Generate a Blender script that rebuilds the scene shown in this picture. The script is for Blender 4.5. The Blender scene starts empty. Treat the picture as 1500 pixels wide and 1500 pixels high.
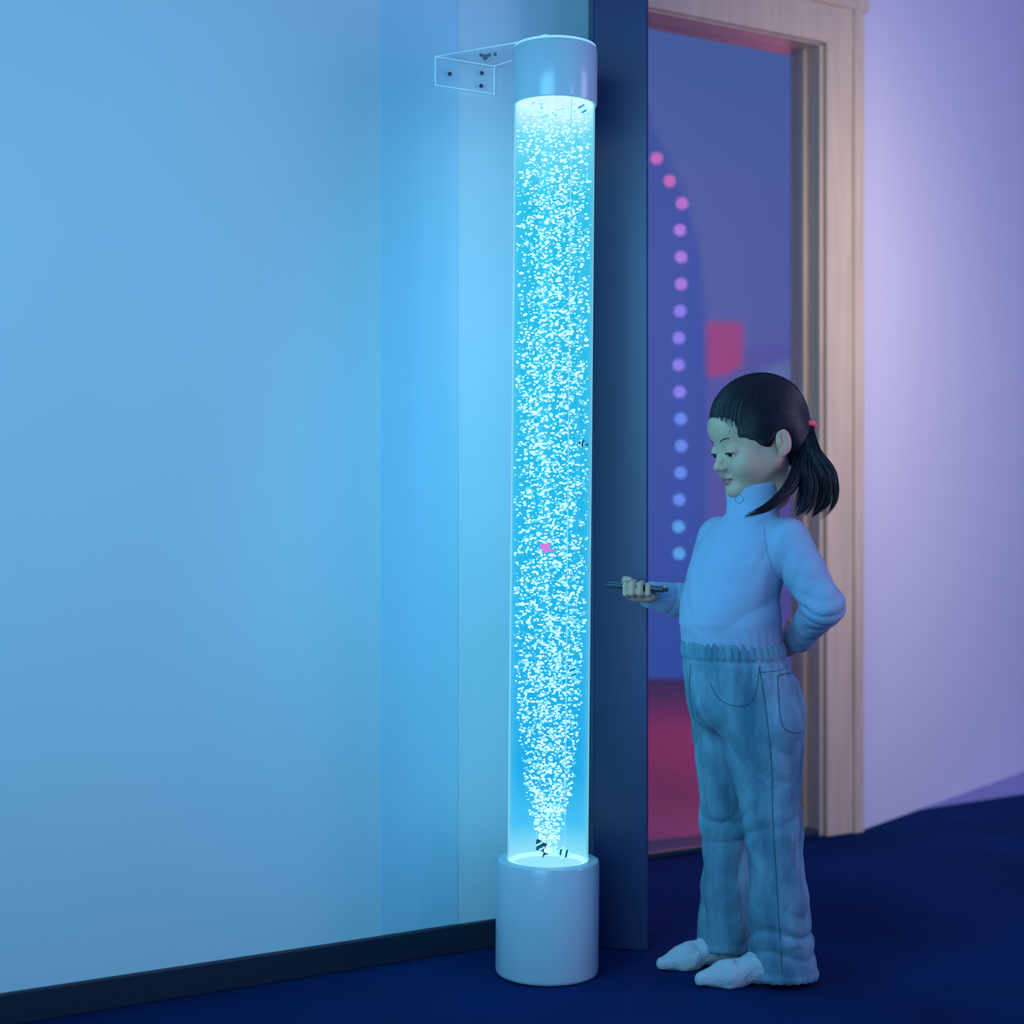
import bpy, math, random
import numpy as np
from mathutils import Vector, Matrix
from mathutils.bvhtree import BVHTree
random.seed(7); rng=np.random.default_rng(7)
S=bpy.context.scene
S.view_settings.view_transform='Standard'
FPX=2322.0; CH=0.88
def W3(px,py,Y): return Vector(((px-750)*Y/FPX, Y, CH-(py-750)*Y/FPX))

# ---------------- materials ----------------
def mat(name,col,rough=.6,bump=0,bscale=50,var=0,vscale=5,emit=None,es=0,metal=0,spec=.5,sheen=0,sss=0,col2=None,stretch=(1,1,1),bdist=.002,wr=0,wscale=14,wst=(1,1,1)):
    m=bpy.data.materials.new(name); m.use_nodes=True; nt=m.node_tree; N=nt.nodes; L=nt.links
    b=N['Principled BSDF']; b.inputs['Base Color'].default_value=(*col,1); b.inputs['Roughness'].default_value=rough
    b.inputs['Metallic'].default_value=metal; b.inputs['Specular IOR Level'].default_value=spec
    if sheen: b.inputs['Sheen Weight'].default_value=sheen
    if sss:
        b.inputs['Subsurface Weight'].default_value=sss; b.inputs['Subsurface Scale'].default_value=.01
        b.inputs['Subsurface Radius'].default_value=(1,.3,.2)
    tc=N.new('ShaderNodeTexCoord'); mp=N.new('ShaderNodeMapping'); mp.inputs['Scale'].default_value=stretch
    L.new(tc.outputs['Object'],mp.inputs['Vector'])
    last=None
    if wr:
        mp2=N.new('ShaderNodeMapping'); mp2.inputs['Scale'].default_value=wst; L.new(tc.outputs['Object'],mp2.inputs['Vector'])
        t=N.new('ShaderNodeTexNoise'); t.inputs['Scale'].default_value=wscale; t.inputs['Detail'].default_value=2.5; t.inputs['Distortion'].default_value=.6
        L.new(mp2.outputs[0],t.inputs['Vector'])
        s1=N.new('ShaderNodeMath'); s1.operation='SUBTRACT'; s1.inputs[1].default_value=.5; L.new(t.outputs['Fac'],s1.inputs[0])
        s2=N.new('ShaderNodeMath'); s2.operation='ABSOLUTE'; L.new(s1.outputs[0],s2.inputs[0])
        bp=N.new('ShaderNodeBump'); bp.inputs['Strength'].default_value=.8; bp.inputs['Distance'].default_value=wr
        L.new(s2.outputs[0],bp.inputs['Height']); last=bp
    if bump:
        t=N.new('ShaderNodeTexNoise'); t.inputs['Scale'].default_value=bscale; t.inputs['Detail'].default_value=4
        L.new(mp.outputs[0],t.inputs['Vector'])
        bp=N.new('ShaderNodeBump'); bp.inputs['Strength'].default_value=bump; bp.inputs['Distance'].default_value=bdist
        L.new(t.outputs['Fac'],bp.inputs['Height'])
        if last: L.new(last.outputs[0],bp.inputs['Normal'])
        last=bp
    if last: L.new(last.outputs[0],b.inputs['Normal'])
    if var:
        t=N.new('ShaderNodeTexNoise'); t.inputs['Scale'].default_value=vscale; t.inputs['Detail'].default_value=5
        L.new(mp.outputs[0],t.inputs['Vector'])
        r=N.new('ShaderNodeValToRGB'); r.color_ramp.elements[0].position=.3; r.color_ramp.elements[1].position=.7
        c2=col2 if col2 else tuple(c*(1-var) for c in col)
        r.color_ramp.elements[0].color=(*c2,1); r.color_ramp.elements[1].color=(*col,1)
        L.new(t.outputs['Fac'],r.inputs[0]); L.new(r.outputs[0],b.inputs['Base Color'])
    if emit: 
        b.inputs['Emission Color'].default_value=(*emit,1); b.inputs['Emission Strength'].default_value=es
    return m
def emat(name,col,s,sampling='AUTO'):
    m=bpy.data.materials.new(name); m.use_nodes=True; nt=m.node_tree; nt.nodes.clear()
    e=nt.nodes.new('ShaderNodeEmission'); e.inputs[0].default_value=(*col,1); e.inputs[1].default_value=s
    o=nt.nodes.new('ShaderNodeOutputMaterial'); nt.links.new(e.outputs[0],o.inputs[0])
    m.cycles.emission_sampling=sampling
    return m

# ---------------- mesh helpers ----------------
def mk(name,verts,faces,m,smooth=False,parent=None):
    me=bpy.data.meshes.new(name); me.from_pydata([tuple(v) for v in verts],[],[tuple(f) for f in faces]); me.update()
    if m: me.materials.append(m)
    if smooth: me.polygons.foreach_set('use_smooth',[True]*len(me.polygons))
    o=bpy.data.objects.new(name,me); S.collection.objects.link(o)
    if parent: o.parent=parent
    return o
def prism(name,fp,z0,z1,m,parent=None,bev=0):
    n=len(fp)
    a=sum(fp[i][0]*fp[(i+1)%n][1]-fp[(i+1)%n][0]*fp[i][1] for i in range(n))
    if a<0: fp=fp[::-1]
    v=[(x,y,z0) for x,y in fp]+[(x,y,z1) for x,y in fp]
    f=[tuple(range(n))[::-1],tuple(range(n,2*n))]+[(i,(i+1)%n,n+(i+1)%n,n+i) for i in range(n)]
    o=mk(name,v,f,m,parent=parent)
    if bev:
        b=o.modifiers.new('b','BEVEL'); b.width=bev; b.segments=2
    return o
def lathe(name,prof,m,seg=96,parent=None):
    v=[];f=[]
    for r,z in prof:
        for i in range(seg):
            a=2*math.pi*i/seg; v.append((r*math.cos(a),r*math.sin(a),z))
    n=len(prof)
    for j in range(n-1):
        for i in range(seg):
            k=(i+1)%seg; f.append((j*seg+i,j*seg+k,(j+1)*seg+k,(j+1)*seg+i))
    o=mk(name,v,f,m,True,parent)
    md=o.modifiers.new('w','EDGE_SPLIT'); md.split_angle=math.radians(50)
    return o
def empty(name,loc=(0,0,0)):
    e=bpy.data.objects.new(name,None); e.location=loc; e.empty_display_size=.1; S.collection.objects.link(e); return e
def tube(name,chains,rad,m,parent=None,taper=False,cyc=False):
    cu=bpy.data.curves.new(name,'CURVE'); cu.dimensions='3D'; cu.bevel_depth=rad; cu.bevel_resolution=1; cu.use_fill_caps=True
    for ch in chains:
        sp=cu.splines.new('POLY'); sp.points.add(len(ch)-1); sp.use_cyclic_u=cyc
        for i,p in enumerate(ch):
            sp.points[i].co=(p[0],p[1],p[2],1)
            if taper:
                t=i/(len(ch)-1); sp.points[i].radius=max(.15,min(1,3*(1-t)))
    cu.materials.append(m)
    o=bpy.data.objects.new(name,cu); S.collection.objects.link(o)
    if parent: o.parent=parent
    return o
def catmull(pts,n):
    P=[np.array(p,float) for p in pts]; P=[2*P[0]-P[1]]+P+[2*P[-1]-P[-2]]; out=[]
    for i in range(1,len(P)-2):
        for k in range(n):
            t=k/n; a,b,c,d=P[i-1],P[i],P[i+1],P[i+2]
            out.append(.5*((2*b)+(c-a)*t+(2*a-5*b+4*c-d)*t*t+(3*b-a-3*c+d)*t**3))
    out.append(P[-2]); return out

# ---- SDF + surface nets ----
def smin(a,b,k):
    h=np.clip(.5+.5*(b-a)/k,0,1); return b+(a-b)*h-k*h*(1-h)
def smax(a,b,k): return -smin(-a,-b,k)
def ell(p,c,r):
    q=(p-np.array(c))/np.array(r); k0=np.linalg.norm(q,axis=1); k1=np.linalg.norm(q/np.array(r),axis=1)+1e-9
    return k0*(k0-1)/k1
def cone(p,a,b,ra,rb):
    a=np.array(a,float);b=np.array(b,float);ab=b-a
    t=np.clip(((p-a)@ab)/(ab@ab),0,1)
    return np.linalg.norm(p-a-t[:,None]*ab,axis=1)-(ra+(rb-ra)*t)
def chain(p,pts,rs,k=.006):
    d=None
    for i in range(len(pts)-1):
        c=cone(p,pts[i],pts[i+1],rs[i],rs[i+1]); d=c if d is None else smin(d,c,k)
    return d
def loft(p,tab):
    T=np.array(tab); z=p[:,2]
    from_ = lambda j: np.interp(z,T[:,0],T[:,j])
    c,a,b=from_(1),from_(2),from_(3)
    return (np.sqrt(((p[:,0]-c)/a)**2+(p[:,1]/b)**2)-1)*np.minimum(a,b)
def surfnet(f,lo,hi,h):
    lo=np.array(lo,float);hi=np.array(hi,float)
    n=np.ceil((hi-lo)/h).astype(int)+1
    ax=[lo[i]+h*np.arange(n[i]) for i in range(3)]
    G=np.stack(np.meshgrid(*ax,indexing='ij'),-1).reshape(-1,3)
    V=np.concatenate([f(G[i:i+400000]) for i in range(0,len(G),400000)]).reshape(n)
    s=V<0
    c=np.zeros(n-1,int)
    for dx in (0,1):
        for dy in (0,1):
            for dz in (0,1): c+=s[dx:n[0]-1+dx,dy:n[1]-1+dy,dz:n[2]-1+dz]
    act=(c>0)&(c<8); I=np.argwhere(act); idx=-np.ones(n-1,int); idx[act]=np.arange(len(I))
    pos=np.zeros((len(I),3)); cnt=np.zeros(len(I))
    cor=[(a,b,d) for a in (0,1) for b in (0,1) for d in (0,1)]
    for A in cor:
        for k in range(3):
            if A[k]: continue
            B=list(A);B[k]=1
            pa=I+np.array(A);pb=I+np.array(B)
            va=V[tuple(pa.T)];vb=V[tuple(pb.T)]; m=(va<0)!=(vb<0)
            t=np.where(m,va/np.where(m,va-vb,1),0)
            pos+=np.where(m[:,None],pa+t[:,None]*(pb-pa),0); cnt+=m
    pos=lo+h*pos/cnt[:,None]
    F=[]
    for k in range(3):
        u=(k+1)%3;w=(k+2)%3
        sl0=[slice(None)]*3; sl1=[slice(None)]*3; sl0[k]=slice(0,-1); sl1[k]=slice(1,None)
        ch=s[tuple(sl0)]!=s[tuple(sl1)]
        E=np.argwhere(ch); E=E[(E[:,u]>0)&(E[:,w]>0)&(E[:,u]<n[u]-1)&(E[:,w]<n[w]-1)]
        eu=np.zeros(3,int);eu[u]=1;ew=np.zeros(3,int);ew[w]=1
        q=np.stack([idx[tuple((E-eu-ew).T)],idx[tuple((E-ew).T)],idx[tuple(E.T)],idx[tuple((E-eu).T)]],1)
        ins=s[tuple(E.T)]
        q[~ins]=q[~ins][:,::-1]
        F.append(q)
    F=np.concatenate(F); F=F[(F>=0).all(1)]
    return pos,F
def sdfobj(name,f,lo,hi,h,M,m,parent):
    v,F=surfnet(f,lo,hi,h)
    R=np.array(M)
    v=v@R[:3,:3].T+R[:3,3]
    return mk(name,v.tolist(),F.tolist(),m,True,parent)
def ridge(t):  # sharp-crested cloth fold profile
    return 1-2*np.abs(np.sin(t))**.7

# ================= ROOM =================
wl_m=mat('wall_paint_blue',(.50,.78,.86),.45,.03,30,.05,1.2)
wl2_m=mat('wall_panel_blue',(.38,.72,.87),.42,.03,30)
wr_m=mat('wall_paint_lilac',(.74,.74,.84),.7,.04,40,.04,1.5)
dark_m=mat('dark_navy_lacquer',(.015,.040,.14),.4,.02,30,.2,3)
base_m=mat('baseboard_dark',(.008,.024,.045),.4)
carpet=mat('carpet_navy',(.004,.030,.135),1.0,.9,220,.45,2.2,spec=.05)
wood=mat('pale_wood',(.70,.54,.38),.45,.15,12,.18,7,stretch=(6,6,.5))
u=Vector((.86,.51)).normalized(); nn=Vector((-u.y,u.x))
P0=Vector((-.0346,3.217))
def wp(t,e=0): q=P0+u*t+nn*e; return (q.x,q.y)
H=2.9
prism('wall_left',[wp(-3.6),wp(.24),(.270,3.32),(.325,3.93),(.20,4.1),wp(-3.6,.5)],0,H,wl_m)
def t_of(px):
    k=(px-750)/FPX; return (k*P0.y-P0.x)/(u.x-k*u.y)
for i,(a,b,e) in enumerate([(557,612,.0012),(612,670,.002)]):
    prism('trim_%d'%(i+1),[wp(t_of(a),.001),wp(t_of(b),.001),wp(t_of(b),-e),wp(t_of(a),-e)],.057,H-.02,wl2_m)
prism('baseboard_left',[wp(-3.6,.001),wp(.20,.001),wp(.20,-.012),wp(-3.6,-.012)],0,.056,base_m,bev=.003)
prism('wall_pilaster',[(.163,3.2),(.2725,3.17),(.283,3.33),(.160,3.36)],0,H,dark_m,bev=.004)
prism('floor',[(-4,-2.5),(5,-2.5),(5,7.2),(1.1,4.62),(.25,4.05),(-4,3.2)],-.05,0,carpet)
D0=Vector((.833,4.30))
def dp(t,e=0): q=D0+u*t+nn*e; return (q.x,q.y)
HI=2.1485; CW=.135
door=empty('door_1')
def dbox(nm,t0,t1,e0,e1,z0,z1,bev=.004,m=wood): return prism(nm,[dp(t0,e0),dp(t1,e0),dp(t1,e1),dp(t0,e1)],z0,z1,m,door,bev)
dbox('casing_right',0.012,CW,-.018,.0,0,HI+.12)
dbox('casing_right_bead',CW-.03,CW+.006,-.026,-.014,0,HI+.13)
dbox('casing_left',-.61-.1,-.61,-.018,0,0,HI+.12)
dbox('casing_top',-.71,CW+.006,-.020,0,HI+.002,HI+.12)
dbox('casing_top_bead',-.71,CW+.02,-.03,-.012,HI+.105,HI+.145)
dbox('jamb_right',-.0,.03,-.004,.12,0,HI)
dbox('jamb_stop',-.014,.004,.045,.075,0,HI)
dbox('jamb_left',-.64,-.61,-.004,.12,0,HI)
dbox('jamb_top',-.61,0,-.004,.12,HI-.002,HI+.03)
dbox('threshold',-.61,0,-.0,.12,0,.018,m=base_m)
prism('wall_back',[dp(-.71,.0),dp(.15,.0),dp(.15,.1),dp(-.71,.1)],HI+.12,H,wr_m)
g=bpy.data.materials.new('pane_glass'); g.use_nodes=True; nt=g.node_tree; nt.nodes.clear()
tr=nt.nodes.new('ShaderNodeBsdfTransparent'); tr.inputs[0].default_value=(.93,.93,.97,1)
gl=nt.nodes.new('ShaderNodeBsdfGlossy'); gl.inputs['Roughness'].default_value=.35
mx=nt.nodes.new('ShaderNodeMixShader'); mx.inputs[0].default_value=.01; o_=nt.nodes.new('ShaderNodeOutputMaterial')
nt.links.new(tr.outputs[0],mx.inputs[1]);nt.links.new(gl.outputs[0],mx.inputs[2]);nt.links.new(mx.outputs[0],o_.inputs[0])
dbox('glass_pane',-.61,-.0,.058,.062,.018,HI,0,g)
C0=Vector(dp(.15)); v2=Vector((.612,.79)).normalized(); n2=Vector((-v2.y,v2.x))
def rp(t,e=0): q=C0+v2*t+n2*e; return (q.x,q.y)
prism('wall_right',[dp(CW-.01,0),rp(0),rp(3.4),rp(3.4,.1),rp(.03,.1),dp(CW-.01,.1)],0,H,wr_m)

# ---------------- outside ----------------
deck=mat('terrace_red_deck',(.48,.09,.18),.5,.1,8,.2,3)
prism('terrace_floor',[dp(-2.2,.12),dp(.14,.12),(1.5,6.5),(3.2,8.4),(-1,8.4)],-.06,-.001,deck)
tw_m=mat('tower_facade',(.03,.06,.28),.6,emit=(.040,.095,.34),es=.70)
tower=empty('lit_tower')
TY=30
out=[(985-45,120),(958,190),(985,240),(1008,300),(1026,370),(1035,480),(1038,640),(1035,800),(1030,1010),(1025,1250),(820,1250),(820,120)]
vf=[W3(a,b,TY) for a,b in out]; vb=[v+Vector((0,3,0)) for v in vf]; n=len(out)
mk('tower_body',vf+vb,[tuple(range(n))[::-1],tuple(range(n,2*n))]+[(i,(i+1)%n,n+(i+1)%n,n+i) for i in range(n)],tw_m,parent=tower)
def ico(sub=1):
    import bmesh
    bm=bmesh.new(); bmesh.ops.create_icosphere(bm,subdivisions=sub,radius=1)
    v=np.array([x.co[:] for x in bm.verts]); f=np.array([[q.index for q in x.verts] for x in bm.faces]); bm.free(); return v,f
def blobs(name,C,R,m,parent=None,sub=1,sq=None):
    v,f=ico(sub); C=np.array(C); R=np.array(R); n=len(C)
    s=np.ones((n,3)) if sq is None else sq
    V=(v[None]*R[:,None,None]*s[:,None,:]+C[:,None,:]).reshape(-1,3)
    F=(f[None]+(np.arange(n)*len(v))[:,None,None]).reshape(-1,3)
    return mk(name,V.tolist(),F.tolist(),m,True,parent)
lights=[(962,232),(981,265),(999,298)]+[(996+2*math.sin(i),337+39.5*i) for i in range(13)]
cols=[(1,.16,.35)]*2+[(.9,.2,.6)]+[(.75,.25,.85)]*3+[(.45,.3,1)]*4+[(.2,.4,1)]*4+[(.12,.6,1)]*4
for i,(a,b) in enumerate(lights):
    blobs('tower_light_%d'%(i+1),[W3(a,b,TY-.3)],[.048],emat('tower_led_%d'%i,cols[i],3.2,'NONE'),tower,2)
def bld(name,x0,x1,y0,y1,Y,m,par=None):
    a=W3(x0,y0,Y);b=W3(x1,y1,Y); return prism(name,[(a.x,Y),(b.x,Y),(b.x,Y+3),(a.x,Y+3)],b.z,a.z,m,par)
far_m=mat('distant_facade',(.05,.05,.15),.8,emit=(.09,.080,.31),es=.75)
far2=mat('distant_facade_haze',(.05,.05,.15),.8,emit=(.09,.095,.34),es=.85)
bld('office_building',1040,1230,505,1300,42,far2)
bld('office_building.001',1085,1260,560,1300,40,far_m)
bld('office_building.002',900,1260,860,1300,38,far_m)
bld('billboard_sign',1037,1088,472,534,36,emat('sign_red',(.32,.05,.20),1,'NONE'))
bld('billboard_sign.001',1141,1166,530,556,36,emat('sign_teal',(.10,.15,.36),1,'NONE'))

# ================= WORLD & LIGHTS =================
w=bpy.data.worlds.new('dusk'); S.world=w; w.use_nodes=True; nt=w.node_tree
bg=nt.nodes['Background']; tc=nt.nodes.new('ShaderNodeTexCoord'); sx=nt.nodes.new('ShaderNodeSeparateXYZ'); rr=nt.nodes.new('ShaderNodeValToRGB')
nt.links.new(tc.outputs['Generated'],sx.inputs[0]); nt.links.new(sx.outputs['Z'],rr.inputs[0]); nt.links.new(rr.outputs[0],bg.inputs[0])
rr.color_ramp.elements[0].position=0; rr.color_ramp.elements[0].color=(.100,.108,.39,1)
rr.color_ramp.elements[1].position=.35; rr.color_ramp.elements[1].color=(.055,.125,.35,1)
bg.inputs[1].default_value=.95
def area(name,loc,tgt,size,e,col,sy=None,spread=180):
    l=bpy.data.lights.new(name,'AREA'); l.size=size; l.energy=e; l.color=col
    if sy: l.shape='RECTANGLE'; l.size_y=sy
    l.spread=math.radians(spread)
    o=bpy.data.objects.new(name,l); S.collection.objects.link(o); o.location=loc
    o.rotation_euler=(Vector(tgt)-Vector(loc)).to_track_quat('-Z','Y').to_euler(); return o
area('fill_cyan_left',(-.9,.4,1.4),(-.50,3.1,1.15),1.6,13.5,(.32,.78,1.0),1.8,95)  # added fill out of view, brightens the left wall
area('fill_cyan_side',(-.35,2.25,1.30),(.42,2.95,.85),.35,3.0,(.05,.62,1.0),1.0,110)  # added fill, strengthens the tube's cyan light on the girl
area('fill_lilac_right',(2.9,2.7,1.5),(1.5,5.0,1.1),1.4,36,(.66,.60,1.0),1.8)  # added fill out of view, lights the right wall lilac
area('fill_violet_front',(1.9,1.2,1.5),(.45,3.0,.8),.35,4.0,(.38,.42,1.0))  # added front fill out of view, violet light on the girl
area('fill_warm_door',(1.5,3.2,1.9),(1.0,4.35,1.3),.4,2.6,(1,.80,.58),.9,90)  # warm fill aimed at the door casing, no fixture modelled
area('lamp_red_terrace',(1.2,6.2,1.6),(.6,5.5,0),.6,15,(1,.18,.34))

# ================= BUBBLE TUBE =================
TBY=3.028
tb=empty('bubble_tube_lamp',((801-750)*TBY/FPX,TBY,.001)); tb.rotation_euler=(0,math.radians(.52),0)
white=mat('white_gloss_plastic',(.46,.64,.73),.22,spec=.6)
BZ=.2175; TZ=1.655; CT=1.762
lathe('base_housing',[(0,0),(.092,0),(.0970,.003),(.0985,.008),(.0985,BZ-.008),(.0965,BZ-.002),(.091,BZ),(.0785,BZ),(.0785,BZ-.02),(0,BZ-.02)],white,parent=tb)
lathe('top_cap',[(0,TZ+.02),(.0745,TZ+.02),(.0745,TZ),(.0800,TZ),(.0808,TZ+.002),(.0808,CT-.004),(.079,CT),(0,CT)],white,parent=tb)
led=emat('led_ring_glow',(.38,.88,1),1.4)
lathe('led_ring_bottom',[(.068,BZ-.012),(.0750,BZ-.012),(.0750,BZ-.003),(.068,BZ-.003),(.068,BZ-.012)],led,parent=tb)
lathe('led_ring_top',[(.070,TZ+.003),(.0740,TZ+.003),(.0740,TZ+.015),(.070,TZ+.015),(.070,TZ+.003)],led,parent=tb)
ac=bpy.data.materials.new('acrylic_shell'); ac.use_nodes=True; nt=ac.node_tree; nt.nodes.clear(); N=nt.nodes; L=nt.links
lw=N.new('ShaderNodeLayerWeight'); lw.inputs[0].default_value=.5
pw=N.new('ShaderNodeMath'); pw.operation='POWER'; pw.inputs[1].default_value=3.6; L.new(lw.outputs['Facing'],pw.inputs[0])
ml=N.new('ShaderNodeMath'); ml.operation='MULTIPLY'; ml.inputs[1].default_value=.85; L.new(pw.outputs[0],ml.inputs[0])
tr=N.new('ShaderNodeBsdfTransparent'); em=N.new('ShaderNodeEmission'); em.inputs[0].default_value=(.28,.78,1,1); em.inputs[1].default_value=1.0  # grazing-angle emission stands in for bright refraction along the tube edges
gl=N.new('ShaderNodeBsdfGlossy'); gl.inputs['Roughness'].default_value=.12
m1=N.new('ShaderNodeMixShader'); L.new(ml.outputs[0],m1.inputs[0]); L.new(tr.outputs[0],m1.inputs[1]); L.new(em.outputs[0],m1.inputs[2])
m2=N.new('ShaderNodeMixShader'); m2.inputs[0].default_value=.012; L.new(m1.outputs[0],m2.inputs[1]); L.new(gl.outputs[0],m2.inputs[2])
o_=N.new('ShaderNodeOutputMaterial'); L.new(m2.outputs[0],o_.inputs[0]); ac.cycles.emission_sampling='NONE'
lathe('acrylic_tube',[(.0768,BZ-.01),(.0768,TZ+.005)],ac,parent=tb)
# glowing water body: the inner (back) surface carries the glow so bubbles in front of it stay visible
wa=bpy.data.materials.new('glowing_water'); wa.use_nodes=True; nt=wa.node_tree; nt.nodes.clear(); N=nt.nodes; L=nt.links
tr=N.new('ShaderNodeBsdfTransparent'); em=N.new('ShaderNodeEmission'); em.inputs[1].default_value=1.0
tc=N.new('ShaderNodeTexCoord'); sp=N.new('ShaderNodeSeparateXYZ'); L.new(tc.outputs['Object'],sp.inputs[0])
mr=N.new('ShaderNodeMapRange'); mr.inputs[1].default_value=.2; mr.inputs[2].default_value=1.66; L.new(sp.outputs['Z'],mr.inputs[0])
cr=N.new('ShaderNodeValToRGB'); L.new(mr.outputs[0],cr.inputs[0]); L.new(cr.outputs[0],em.inputs[0])
e=cr.color_ramp.elements; e[0].position=0; e[0].color=(.35,.85,1,1); e[1].position=1; e[1].color=(.65,.97,1,1)
for ps,cc in ((.05,(.06,.56,.95)),(.12,(.012,.42,.85)),(.5,(.012,.49,.85)),(.88,(.02,.54,.84)),(.965,(.14,.72,.95))):
    q=cr.color_ramp.elements.new(ps); q.color=(*cc,1)
ge=N.new('ShaderNodeNewGeometry'); mb=N.new('ShaderNodeMath'); mb.operation='MULTIPLY_ADD'; mb.inputs[1].default_value=.92; mb.inputs[2].default_value=.05
L.new(ge.outputs['Backfacing'],mb.inputs[0])
m1=N.new('ShaderNodeMixShader'); L.new(mb.outputs[0],m1.inputs[0]); L.new(tr.outputs[0],m1.inputs[1]); L.new(em.outputs[0],m1.inputs[2])
o_=N.new('ShaderNodeOutputMaterial'); L.new(m1.outputs[0],o_.inputs[0])
lathe('water',[(.0005,BZ-.01),(.0740,BZ-.01),(.0740,TZ+.006),(.0005,TZ+.006)],wa,parent=tb)
def Rz(z): return np.interp(z,[.23,.27,.33,.40,.50,.62,.8,1.7],[.015,.026,.042,.053,.062,.068,.0705,.071])
n=6800
z=BZ+.012+(TZ-BZ-.016)*rng.random(n)**1.06
a=rng.random(n)*2*np.pi; r=Rz(z)*rng.random(n)**.48
C=np.stack([r*np.cos(a),r*np.sin(a),z],1)
R=rng.uniform(.0012,.0032,n)*np.where(rng.random(n)<.08,1.3,1)
sq=np.stack([rng.uniform(.8,1.5,n),rng.uniform(.8,1.4,n),rng.uniform(.6,.95,n)],1)
h_=n//3
blobs('bubbles_soft',C[:h_],R[:h_],emat('bubble_soft',(.22,.80,1),1.0,'NONE'),tb,1,sq[:h_])
blobs('bubbles',C[h_:],R[h_:],emat('bubble_glint',(.52,.93,1),1.35,'NONE'),tb,1,sq[h_:])
tube('reflection_line',[[(.030,-.055,z_) for z_ in (BZ,.6,.9,1.2,TZ)]],.0009,emat('reflection_line_glow',(.30,.8,1),.95,'NONE'),tb)  # bright inner reflection of the tube, modelled as a thin glowing line
def fish(name,loc,L_,rot,m1_,m2_):
    v=[];f=[];ns=9;sg=10
    for i in range(ns):
        t=i/(ns-1); rr_=math.sin(math.pi*min(1,t*1.02+.02))**.8*(1-.35*t)+.05 if t<.97 else .06
        for j in range(sg):
            an=2*math.pi*j/sg; v.append((L_*(t-.5),rr_*L_*.13*math.cos(an),rr_*L_*.30*math.sin(an)))
    for i in range(ns-1):
        for j in range(sg): k=(j+1)%sg; f.append((i*sg+j,i*sg+k,(i+1)*sg+k,(i+1)*sg+j))
    f.append(tuple(range(sg))[::-1]); b=len(v)
    v+=[(L_*.45,0,0),(L_*.8,.001,L_*.28),(L_*.7,0,0),(L_*.8,-.001,-L_*.28)]; f+=[(b,b+1,b+2),(b,b+2,b+3)]
    b=len(v); v+=[(-L_*.15,0,L_*.25),(L_*.1,0,L_*.48),(L_*.3,0,L_*.2)]; f+=[(b,b+1,b+2)]
    b=len(v); v+=[(-L_*.1,0,-L_*.25),(L_*.1,0,-L_*.42),(L_*.22,0,-L_*.2)]; f+=[(b,b+1,b+2)]
    o=mk(name,v,f,m1_,True,tb); o.location=loc; o.rotation_euler=rot; o.data.materials.append(m2_)
    for p in o.data.polygons:
        if 2<=p.index//sg<3 or 5<=p.index//sg<6: p.material_index=1
pk=mat('fish_pink',(.9,.12,.35),.4,emit=(.9,.12,.5),es=.7); dk=mat('fish_dark',(.01,.04,.09),.4); wh=mat('fish_white',(.7,.9,.95),.4,emit=(.4,.8,.9),es=.5); bl=mat('fish_blue',(.02,.25,.5),.4)
tl=lambda px,py,y=-.065:((px-750)*(TBY+y)/FPX-(801-750)*TBY/FPX-.009*(1445-py)/690, y, CH-(py-750)*(TBY+y)/FPX)
fish('fish_1',tl(800,803),.026,(0,.5,.5),pk,pk)
fish('fish_2',tl(855,160,-.045),.028,(0,1.0,.3),wh,bl)
fish('fish_3',tl(854,650,-.045),.016,(0,.2,.3),dk,wh)
fish('fish_4',tl(840,985,-.055),.026,(0,1.2,.2),wh,bl)
fish('fish_5',tl(792,1240,-.05),.028,(0,1.1,.2),dk,wh)
fish('fish_6',tl(826,1250,-.055),.030,(0,-.2,3.0),wh,dk)
# acrylic wall bracket
acr=mat('clear_acrylic',(.75,.92,1),.08); b_=acr.node_tree.nodes['Principled BSDF']; b_.inputs['Alpha'].default_value=.16
edge=mat('acrylic_edge',(.75,.95,1),.15,emit=(.25,.65,.8),es=.40)  # emission puts the bright edge highlights into the bracket material
screw=mat('screw_steel',(.05,.08,.11),.3,metal=.7)
br=empty('wall_bracket')
ta,tb2=t_of(636),t_of(722)
BZ1=1.786
def wp3(t,e,z): a=wp(t,e); return Vector((a[0],a[1],z))
prism('wall_plate',[wp(ta,-.001),wp(tb2,-.001),wp(tb2,-.006),wp(ta,-.006)],BZ1-.060,BZ1-.004,acr,br)
tube('plate_edges',[[wp3(ta,-.006,BZ1-.060),wp3(tb2,-.006,BZ1-.060),wp3(tb2,-.006,BZ1-.004),wp3(ta,-.006,BZ1-.004)]],.0011,edge,br,cyc=True)
cx,cy=(801-750)*TBY/FPX+.0163,TBY
arm=[wp(ta,-.005),wp(tb2,-.005),(cx-.005,cy+.05),(cx+.02,cy+.0),(cx-.02,cy-.03),(cx-.065,cy+.015)]
prism('arm_plate',arm,BZ1-.008,BZ1-.003,acr,br)
tube('arm_edges',[[(a,b,BZ1-.003) for a,b in arm]],.0010,edge,br,cyc=True)
lathe('cap_flange',[(0,CT+.001),(.078,CT+.001),(.078,CT+.005),(.03,CT+.005),(.03,BZ1-.009),(0,BZ1-.009)],edge,parent=tb)
blobs('screws',[wp3(t_of(656),-.008,BZ1-.034),wp3(t_of(702),-.008,BZ1-.048),wp3(t_of(703),-.008,BZ1-.022)],[.0042]*3,screw,br,2)
pz=wp3(t_of(700),-.03,BZ1+.004)
blobs('thumb_screw',[pz,pz+Vector((.008,0,.004)),pz+Vector((-.008,0,.004)),pz+Vector((.02,-.02,.0))],[.006,.004,.004,.004],screw,br,2)

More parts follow.
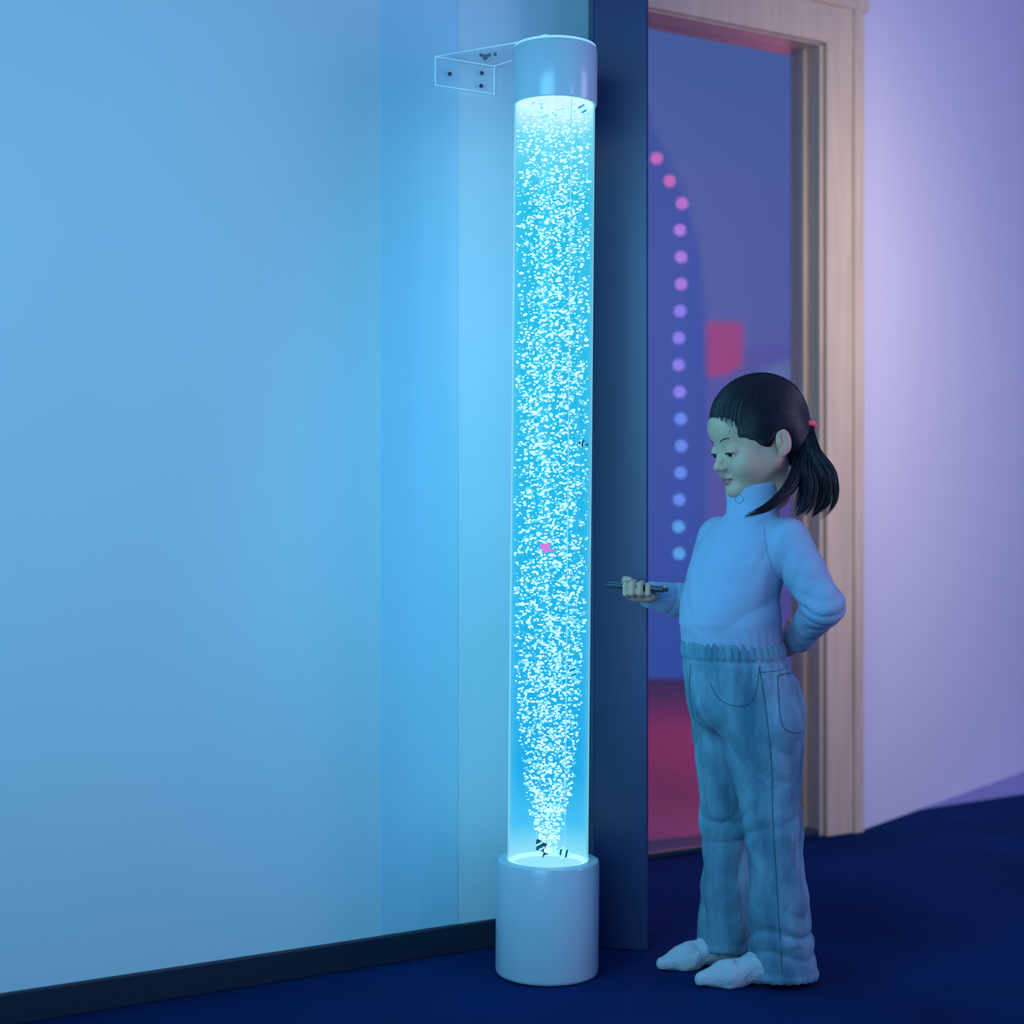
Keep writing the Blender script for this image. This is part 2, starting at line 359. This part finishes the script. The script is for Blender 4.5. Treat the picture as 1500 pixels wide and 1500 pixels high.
# ================= GIRL =================
GY=.03
girl=empty('girl',(0,0,0))
th=math.radians(25); F3=Vector((-math.cos(th),-math.sin(th),0)); L3=Vector((math.sin(th),-math.cos(th),0))
O=Vector(((1100-750)*(2.99+GY)/FPX,2.99+GY,0))
MB=Matrix(((F3.x,L3.x,0,O.x),(F3.y,L3.y,0,O.y),(0,0,1,0),(0,0,0,1)))
skin=mat('skin',(.64,.37,.27),.5,.05,300,.06,20,sss=.15)
hairm=mat('black_hair',(.006,.006,.013),.42,.15,90,.3,10,spec=.45)
shirt_m=mat('knit_shirt',(.31,.41,.60),.85,.35,500,.04,9,sheen=.12,wr=.009,wscale=9,wst=(1,1,1.3))
denim=mat('light_denim',(.19,.36,.48),.9,1.0,260,.3,26,col2=(.055,.16,.25),stretch=(1,1,.30),bdist=.0015,wr=.012,wscale=16,wst=(1.2,1.2,.8))
seam_m=mat('denim_seam',(.04,.11,.18),.9)
sock_m=mat('white_sock',(.50,.57,.64),.9,.5,350,wr=.012,wscale=20)

TS=[(.60,.040,.084,.098),(.635,.044,.090,.100),(.67,.048,.093,.102),(.72,.044,.089,.101),(.78,.034,.082,.102),(.82,.020,.074,.098),(.85,.008,.060,.080),(.875,-.004,.050,.055),(.91,-.008,.046,.048)]
def f_shirt(p):
    x,y,z=p.T
    d=loft(p,TS); d=smax(d,z-.90,.01); d=smax(d,.622-z,.006)
    upL=cone(p,(-.022,.086,.826),(-.060,.148,.708),.043,.035)
    upR=cone(p,(.012,-.090,.826),(.022,-.148,.700),.043,.036)
    d=smin(d,upL,.020); d=smin(d,upR,.022)
    fl=cone(p,(-.060,.148,.708),(-.090,.030,.640),.036,.028)
    fr=cone(p,(.022,-.148,.700),(.135,-.128,.716),.036,.027)
    fl=smin(fl,upL,.012); d=smin(d,fl,.005); d=smin(d,smin(fr,upR,.01),.006)
    d=smin(d,cone(p,(.128,-.129,.715),(.146,-.126,.7185),.0265,.0255),.002)
    d=smin(d,cone(p,(-.088,.040,.645),(-.092,.020,.636),.029,.0275),.003)
    ax=np.stack([x+.010-(z-.88)*.12,y,z],1); rr_=np.hypot(ax[:,0],ax[:,1]*1.02)
    zt=z+.10*(x)
    outer=smax(np.abs(rr_-.0475)-.0045,np.abs(zt-.912)-.024,.004)
    d=smin(d,smin(smax(rr_-.046,np.abs(z-.885)-.03,.004),outer,.003),.006)
    # folds
    d=d+.0010*np.sin(34*np.arctan2(y,x-.045)+25*z+2*np.sin(50*z))*np.exp(-((z-.635)/.018)**2)
    e=np.exp(-(((x+.06)/.055)**2+((y-.150)/.055)**2+((z-.700)/.045)**2))
    d=d+.0036*e*ridge(105*(z+.35*x)+2*np.sin(40*y))
    e=np.exp(-(((x-.06)/.07)**2+((y+.148)/.06)**2+((z-.70)/.05)**2))
    d=d+.0028*e*ridge(100*x+30*z)
    e=np.exp(-(((x+.02)/.06)**2+((y-.085)/.05)**2+((z-.765)/.05)**2))
    d=d+.0044*e*ridge(60*(x*.8+z*.5)-70*y)
    e=np.exp(-((z-.70)/.05)**2)*(x>-.02)
    d=d+.0018*e*ridge(38*z+14*x+6*y+1.5*np.sin(30*y))
    return d+.0012*np.sin(34*z+30*x+5*np.sin(25*y))*np.sin(28*y+22*z)
shirt=sdfobj('turtleneck_shirt',f_shirt,(-.15,-.21,.60),(.18,.21,.965),.0028,MB,shirt_m,girl)
TJ=[(.44,.008,.096,.104),(.48,.008,.106,.110),(.52,.012,.112,.112),(.56,.022,.107,.109),(.60,.038,.095,.102),(.645,.044,.090,.099)]
def f_jeans(p):
    x,y,z=p.T
    d=loft(p,TJ); d=smax(d,z-.640,.004); d=smax(d,.465-z,.05)
    nl=chain(p,[(.006,.050,.47),(-.008,.060,.29),(-.018,.064,.15),(-.028,.066,.0)],[.077,.049,.051,.066],.02)
    fl=chain(p,[(.012,-.050,.47),(.014,-.064,.29),(.012,-.068,.15),(.016,-.072,.0)],[.077,.045,.043,.054],.02)
    nl=smax(nl,.009+.004*np.sin(30*x+20*y)+.0018*np.sin(26*np.arctan2(y-.066,x+.028))-z,.002)
    fl=smax(fl,.031+.004*np.sin(40*x+20*y)+.0018*np.sin(24*np.arctan2(y+.072,x-.016))-z,.002)
    d=smin(d,smin(nl,fl,.004),.022)
    ph=np.arctan2(y,x-.04)
    g_=np.exp(-((z-.622)/.014)**4)
    d=d+g_*(.0024*np.sin(46*ph+2*np.sin(60*z)))-.002*g_
    d=d+.0020*np.exp(-((z-.603)/.003)**2)
    g2=np.exp(-((z-.585)/.018)**2); d=d+.0016*g2*np.sin(30*ph+1.5*np.sin(30*z))
    sy=np.sign(y)
    wob=np.sin(31*x+17*y)+np.sin(23*z-19*y)
    k=np.exp(-((z-.28)/.05)**2); d=d+.0022*k*ridge(52*z+30*x*sy+1.4*wob)
    k=np.exp(-((z-.085)/.05)**2); d=d+.0036*k*ridge(46*z-28*x+1.6*wob)
    k=np.exp(-((z-.43)/.05)**2)*(x>-.01); d=d+.0020*k*ridge(46*z+30*np.abs(y)+.8*wob)
    k=np.exp(-((z-.45)/.03)**2)*(x<-.01); d=d+.0018*k*ridge(50*z-20*y+.8*wob)
    k=np.exp(-((z-.22)/.15)**2); d=d+.0034*k*ridge(26*x+27*y+6*z+.7*wob)
    # frayed hem: raised band
    d=d-.003*np.exp(-((z-.018)/.006)**2)*(y>0)-.002*np.exp(-((z-.040)/.006)**2)*(y<0)
    return d
jeans=sdfobj('jeans',f_jeans,(-.13,-.16,-.005),(.17,.17,.655),.0028,MB,denim,girl)
def f_sock(p):
    x,y,z=p.T
    a=chain(p,[(-.045,.067,.030),(.02,.062,.032),(.080,.046,.019),(.128,.028,.013)],[.028,.027,.026,.014],.015)
    a=smin(a,cone(p,(-.03,.066,.03),(-.024,.066,.10),.029,.030),.02)
    b=chain(p,[(-.015,-.072,.030),(.045,-.076,.034),(.09,-.082,.020),(.140,-.090,.013)],[.027,.026,.025,.014],.015)
    b=smin(b,cone(p,(.0,-.072,.03),(.012,-.072,.10),.028,.030),.02)
    d=np.minimum(a,b); d=smax(d,.0005-z,.004)
    e=np.exp(-((z-.05)/.02)**2)
    return d+.0009*np.sin(190*x+30*z)*np.sin(120*y)+.001*np.sin(90*x+60*y)+.0016*e*ridge(110*z+60*x)
sdfobj('socks',f_sock,(-.09,-.13,-.006),(.17,.11,.12),.0026,MB,sock_m,girl)

# hands
def hand_pts(W_,d,n_,s,curls,thumb,sc=1.0):
    W_=np.array(W_);d=np.array(d,float);n_=np.array(n_,float);s=np.array(s,float)
    d/=np.linalg.norm(d);n_/=np.linalg.norm(n_);s/=np.linalg.norm(s)
    L_=[(.0225,.015,.0120),(.025,.0165,.0125),(.023,.0155,.012),(.018,.012,.010)]
    off=[.0205,.007,-.0065,-.019]; kd=[.054,.057,.055,.050]
    fs=[]
    for i in range(4):
        b=W_+(d*kd[i]+s*off[i])*sc; pts=[b]
        for k in range(3):
            an=math.radians(curls[i][k]); b=b+(d*math.cos(an)+n_*math.sin(an)+s*off[i]*.8*(1 if k==0 else 0))*L_[i][k]*sc; pts.append(b)
        fs.append(pts)
    tp=[W_+(d*a+s*b+n_*c)*sc for a,b,c in thumb]
    return W_,d,n_,s,fs,tp,sc
def f_hand(p,hp):
    W_,d,n_,s,fs,tp,sc=hp
    q=np.stack([(p-W_)@d,(p-W_)@s,(p-W_)@n_],1)/sc
    pal=ell(q,(.033,0,0),(.034,.029,.0115))*sc
    for o in (.017,.005,-.007,-.017): pal=smin(pal,cone(q,(.012,o*.5,0),(.052,o*1.15,0),.0095,.0078)*sc,.006)
    pal=smin(pal,cone(q,(-.03,0,0),(.008,0,0),.0165,.0155)*sc,.01)
    pal=smin(pal,cone(q,(.012,.012,.003),(.03,.024,.006),.012,.009)*sc,.006)
    for i,pts in enumerate(fs):
        r0=[.0072,.0074,.007,.0062][i]*sc
        c=chain(p,pts,[r0,r0*.95,r0*.88,r0*.76],.0015)
        pal=smin(pal,c,.0025)
    pal=smin(pal,chain(p,tp,[.0105*sc,.0085*sc,.0078*sc,.0062*sc],.002),.004)
    return pal
HW=(.150,-.1255,.719)
dR=(.75,.66,0.0); sR=(.66,-.75,0.0)
hpR=hand_pts(HW,dR,(0,0,1),sR,[(18,85,160),(20,92,165),(20,95,165),(22,95,165)],[(.014,.020,.0),(.030,.036,.014),(.040,.034,.030),(.052,.022,.031)])
sdfobj('right_hand',lambda p:f_hand(p,hpR),(.09,-.20,.67),(.27,-.03,.785),.0017,MB,skin,girl)
hpL=hand_pts((-.094,.014,.634),(-.1,-1,-.18),(-1,.1,0),(0,-.18,1),[(25,50,70),(25,55,75),(25,55,75),(25,60,80)],[(.014,.020,.004),(.030,.034,.008),(.040,.036,.016),(.052,.034,.024)])
sdfobj('left_hand',lambda p:f_hand(p,hpL),(-.17,-.12,.57),(-.05,.06,.70),.002,MB,skin,girl)
rem_m=mat('remote_black',(.012,.02,.03),.3)
but=mat('remote_buttons',(.12,.3,.4),.4)
dv=MB.to_3x3()@Vector(dR).normalized(); sv=MB.to_3x3()@Vector(sR).normalized(); uv=Vector((0,0,1))
ct=MB@Vector(HW)+dv*.048+uv*.0172+sv*.010
rc=empty('remote_control')
def obox(nm,c,a,b,cx_,m,par,bev):
    v=[c+a*i+b*j+cx_*k for i in (-1,1) for j in (-1,1) for k in (-1,1)]
    f=[(0,1,3,2),(4,6,7,5),(0,4,5,1),(2,3,7,6),(0,2,6,4),(1,5,7,3)]
    o=mk(nm,v,f,m,parent=par)
    if bev: q=o.modifiers.new('b','BEVEL'); q.width=bev; q.segments=3
    return o
tilt=(sv+uv*.06).normalized(); up2=tilt.cross(dv); up2=up2 if up2.z>0 else -up2
obox('shell',ct,tilt*.060,dv*.018,up2*.0052,rem_m,rc,.004)
for i in range(4):
    obox('button_%d'%(i+1),ct+tilt*(.052-.008*i)+up2*.0054,tilt*.0025,dv*.008,up2*.0008,but,rc,.0006)

# ---------- head ----------
yaw=math.radians(20); pit=math.radians(13)
fh=Vector((-math.cos(yaw)*math.cos(pit),-math.sin(yaw)*math.cos(pit),-math.sin(pit)))
lh=Vector((math.sin(yaw),-math.cos(yaw),0)); uh=fh.cross(lh)
HO=W3(1107,640,2.985+GY)
HS=1.04
MH=Matrix(((fh.x*HS,lh.x*HS,uh.x*HS,HO.x),(fh.y*HS,lh.y*HS,uh.y*HS,HO.y),(fh.z*HS,lh.z*HS,uh.z*HS,HO.z),(0,0,0,1)))
EY=.0275
def f_head(p):
    x,y,z=p.T; q=np.stack([x,np.abs(y),z],1)
    d=ell(p,(-.012,0,.030),(.086,.071,.076))
    d=smin(d,ell(p,(.028,0,-.030),(.050,.050,.060)),.035)
    d=smin(d,cone(q,(.0,.040,-.045),(.052,.010,-.084),.020,.014),.028)
    d=smin(d,ell(p,(.064,0,-.085),(.015,.016,.013)),.016)
    d=smin(d,ell(q,(.050,.033,-.042),(.022,.020,.022)),.018)
    d=smin(d,ell(p,(.058,0,.030),(.024,.045,.026)),.02)
    d=smax(d,-ell(q,(.084,.027,-.013),(.013,.017,.010)),.012)
    d=smin(d,cone(p,(.074,0,-.010),(.087,0,-.036),.0055,.0070),.010)
    d=smin(d,ell(p,(.088,0,-.038),(.0080,.0080,.0070)),.005)
    d=smin(d,ell(q,(.081,.0085,-.041),(.0070,.0050,.0050)),.004)
    d=smax(d,-ell(q,(.087,.005,-.0465),(.003,.0022,.002)),.002)
    d=smin(d,ell(p,(.0765,0,-.0605),(.0072,.0145,.0042)),.005)
    d=smin(d,ell(p,(.0752,0,-.0685),(.0070,.0120,.0048)),.004)
    d=smax(d,-ell(p,(.0860,0,-.0642),(.006,.017,.0009)),.002)
    lid=ell(q,(.0655,EY,-.013),(.0140,.0150,.0135))
    op=ell(q,(.079,EY+.001,-.0188),(.012,.0130,.0032))
    d=smin(d,lid,.004); d=smax(d,-op,.002)
    e=ell(q,(-.014,.0720,-.014),(.0155,.0060,.0245))
    e=smax(e,-ell(q,(-.011,.0800,-.011),(.0085,.0070,.0155)),.003)
    e=smin(e,ell(q,(-.0165,.0745,-.010),(.003,.003,.012)),.003)
    e=smin(e,ell(q,(-.003,.0720,-.017),(.0035,.005,.0055)),.004)
    e=smin(e,ell(q,(-.007,.0720,-.034),(.0065,.0045,.0075)),.004)
    d=smin(d,e,.005)
    d=smin(d,cone(p,(-.016,0,-.05),(-.010,0,-.105),.038,.036),.02)
    return d
head=sdfobj('head',f_head,(-.11,-.095,-.16),(.11,.095,.12),.0019,MH,skin,girl)
def hw(v): return MH@Vector(v)
eyew=mat('eye_white',(.70,.70,.70),.15); iris=mat('eye_iris',(.012,.008,.006),.08); lashm=mat('lash',(.006,.005,.006),.7); lipm=mat('lips',(.46,.13,.12),.4)
for sg,nm in ((1,'left'),(-1,'right')):
    blobs('eye_'+nm,[hw((.0655,sg*EY,-.013))],[.0122],eyew,girl,3)
    blobs('iris_'+nm,[hw((.0712,sg*(EY+.0006),-.0166))],[.0070],iris,girl,3)
def bvh_of(o): return BVHTree.FromPolygons([v.co[:] for v in o.data.vertices],[p.vertices[:] for p in o.data.polygons])
hb=bvh_of(head)
def snap(bv,pts,off=0):
    r=[]
    for p in pts:
        l,nrm,i,dd=bv.find_nearest(p); r.append(l+nrm*off)
    return r
for sg,nm in ((1,'left'),(-1,'right')):
    pts=[hw((.085,sg*(EY-.013+.030*k/12),.0045+.0045*math.sin(math.pi*(k/12*.8+.1)))) for k in range(13)]
    tube('eyebrow_'+nm,[snap(hb,pts,.0001)],.0011,lashm,girl)
    up=[hw((.0655+.0150*math.sqrt(max(0,1-(t*.72)**2)),sg*(EY+.001+t*.0130),-.0175+.0030*(1-t*t))) for t in np.linspace(-1,1.12,14)]
    tube('lashes_'+nm,[snap(hb,up,.0004)],.0010,lashm,girl)
head.data.materials.append(lipm)
Mi=MH.inverted()
for p in head.data.polygons:
    c=Mi@p.center
    if c.x>.070 and ((c.y/.0150)**2+((c.z+.0643)/.0068)**2)<1: p.material_index=1

HE_C=(-.014,0,.030); HE_R=(.094,.0785,.0845)
def f_hair(p):
    x,y,z=p.T
    d=ell(p,HE_C,HE_R)
    d=smin(d,ell(p,(-.045,0,-.015),(.052,.062,.058)),.03)
    ay=np.abs(y)
    gx=np.interp(x,[-.12,-.055,-.040,-.030,-.022,-.010,.0,.008,.018,.030,.045,.060,.08,.12],[-.078,-.068,-.050,-.025,.000,.005,-.006,-.022,-.022,-.008,.003,.011,.017,.018])
    d=smax(d,gx+.0015*np.sin(260*y)*(x>.03)+.0015*np.sin(400*x)-z,.004)
    d=smax(d,-ell(p,(.02,0,-.05),(.055,.068,.046)),.004)
    d=smax(d,-(ell(np.stack([x,ay,z],1),(-.014,.080,-.016),(.019,.014,.026))),.003)
    return d
hair=sdfobj('hair',f_hair,(-.125,-.095,-.095),(.10,.095,.13),.0022,MH,hairm,girl)
tie_m=mat('pink_hair_tie',(.85,.12,.18),.6,emit=(.8,.1,.15),es=.15)
TIE=hw((-.088,.040,.006))
def bundle(pts,rads,n):
    P=catmull(pts,10); R_=np.interp(np.linspace(0,1,len(P)),np.linspace(0,1,len(rads)),rads)
    P=np.array(P); chs=[]
    for k in range(n):
        a_=rng.random()*2*np.pi; rr_=math.sqrt(rng.random()); ln=int(len(P)*rng.uniform(.82,1)); tw=rng.uniform(-.8,.8)
        ch=[]
        for i in range(ln):
            tg=P[min(i+1,len(P)-1)]-P[max(i-1,0)]; tg/=np.linalg.norm(tg)
            e1=np.cross(tg,(0,1,.1)); e1/=np.linalg.norm(e1); e2=np.cross(tg,e1)
            aa=a_+tw*i/len(P); ch.append(P[i]+R_[i]*rr_*(math.cos(aa)*e1+math.sin(aa)*e2))
        chs.append(ch)
    return chs
T=tuple(TIE)
pA=[T,W3(1189,662,2.950+GY),W3(1206,697,2.943+GY),W3(1207,730,2.945+GY),W3(1190,757,2.94+GY)]
pB=[T,W3(1171,682,2.940+GY),W3(1156,715,2.912+GY),W3(1126,742,2.880+GY),W3(1088,758,2.868+GY)]
pC=[T,W3(1180,677,2.942+GY),W3(1184,712,2.925+GY),W3(1178,738,2.91+GY),W3(1166,756,2.90+GY)]
def f_pony(p):
    return smin(chain(p,catmull(pA,3),list(np.interp(np.linspace(0,1,13),[0,.15,.5,.8,1],[.008,.012,.016,.010,.002])),.004),
      smin(chain(p,catmull(pB,3),list(np.interp(np.linspace(0,1,13),[0,.3,.7,1],[.008,.010,.005,.001])),.004),
           chain(p,catmull(pC,3),list(np.interp(np.linspace(0,1,13),[0,.3,.7,1],[.008,.011,.008,.002])),.004),.006),.006)
sdfobj('ponytail_core',f_pony,(.40,2.84,.84),(.65,3.10,1.06),.0026,Matrix.Identity(4),hairm,girl)
chs=bundle(pA,[.009,.019,.027,.027,.018],250)+bundle(pB,[.009,.014,.013,.009,.004],120)+bundle(pC,[.009,.016,.019,.018,.012],140)
tube('ponytail_strands',chs,.0007,hairm,girl,taper=True)
tg=(Vector(W3(1189,662,2.950+GY))-TIE).normalized(); e1=tg.cross(Vector((0,1,0))).normalized(); e2=tg.cross(e1)
tube('hair_tie',[[TIE+tg*.007+(e1*math.cos(k*.4)+e2*math.sin(k*.4))*.0125 for k in range(16)]],.0055,tie_m,girl,cyc=True)
hbv=bvh_of(hair)
FP=Vector((.100,0,.012)); TL=Vector((-.086,.038,.006)); AX=(TL-FP).normalized()
ea=AX.cross(Vector((0,0,1))).normalized(); eb=ea.cross(AX)
st=[]
for k in range(620):
    a_=2*math.pi*(k+rng.random()*.7)/620
    dr=ea*math.cos(a_)+eb*math.sin(a_)
    if dr.z<-.8: continue
    ch=[]
    t0=rng.uniform(.04,.18)
    for j in range(18):
        t=t0+(.985-t0)*j/17; q=FP.lerp(TL,t)
        far=hw(q+dr*.2); dd=(hw(q)-far).normalized(); h=hbv.ray_cast(far,dd)
        if h[0] is None or (h[0]-far).dot(dd)>.2*HS: 
            if len(ch)>4: break
            ch=[]; continue
        ch.append(h[0]+h[1]*(.0001+.0004*rng.random()))
    if len(ch)>4: st.append(ch)
tube('scalp_strands',st,.00065,hairm,girl,taper=False)
fr=[]
for k in range(130):
    y=rng.uniform(-.055,.062); pts=[]
    zz=rng.uniform(.0,1)
    for j in range(8):
        t=j/7; ang=math.radians(72-(69 if zz>.4 else 77)*t)
        f_=math.sqrt(max(.05,1-(y/HE_R[1])**2))
        pts.append(hw((HE_C[0]+HE_R[0]*math.cos(ang)*f_*1.003+.0006,y+.008*t,HE_C[2]+HE_R[2]*math.sin(ang)*f_*1.003-.004*t)))
    fr.append(pts)
tube('fringe_strands',fr,.0006,hairm,girl,taper=True)

# clothing details projected onto garments
cam=Vector((0,0,CH))
def cast(bv,px,py,off=.0004):
    d=(W3(px,py,1.0)-cam).normalized(); h=bv.ray_cast(cam,d)
    return h[0]+h[1]*off if h[0] is not None else None
def seam(name,bv,pp,rad,m):
    P=catmull([(a,b,0) for a,b in pp],8); r=[cast(bv,q[0],q[1]) for q in P]; r=[q for q in r if q is not None]
    if len(r)>1: tube(name,[r],rad,m,girl)
jb=bvh_of(jeans); sb=bvh_of(shirt)
seam('jeans_back_pocket',jb,[(1139,990),(1141,1030),(1146,1062),(1160,1073),(1173,1072)],.0009,seam_m)
seam('jeans_back_pocket_top',jb,[(1139,990),(1155,986),(1170,990)],.0012,seam_m)
seam('jeans_front_pocket',jb,[(1112,978),(1108,1010),(1098,1030),(1075,1034),(1052,1022),(1040,1000)],.0009,seam_m)
seam('jeans_side_seam',jb,[(1112,975),(1122,1040),(1130,1120),(1132,1200),(1138,1300),(1146,1425)],.0009,seam_m)
seam('jeans_fly',jb,[(1012,975),(1010,1010),(1016,1050)],.0008,seam_m)
seam('jeans_yoke',jb,[(1112,985),(1140,982),(1165,972)],.0007,seam_m)
ssm=mat('shirt_seam',(.22,.31,.46),.9)
seam('shirt_armhole',sb,[(1118,768),(1122,800),(1130,830),(1143,852)],.0006,ssm)
tube('collar_emblem',[snap(sb,[cast(sb,1083+6*math.cos(k*.55),731+6*math.sin(k*.55)) for k in range(12)],.0004)],.0008,ssm,girl,cyc=True)

# ================= CAMERA =================
c=bpy.data.cameras.new('cam'); c.lens=36*FPX/1500; c.sensor_width=36; co=bpy.data.objects.new('camera',c); S.collection.objects.link(co)
co.location=(0,0,CH); co.rotation_euler=(math.radians(90),0,0); S.camera=co
c.dof.use_dof=True; c.dof.focus_distance=2.97; c.dof.aperture_fstop=2.2
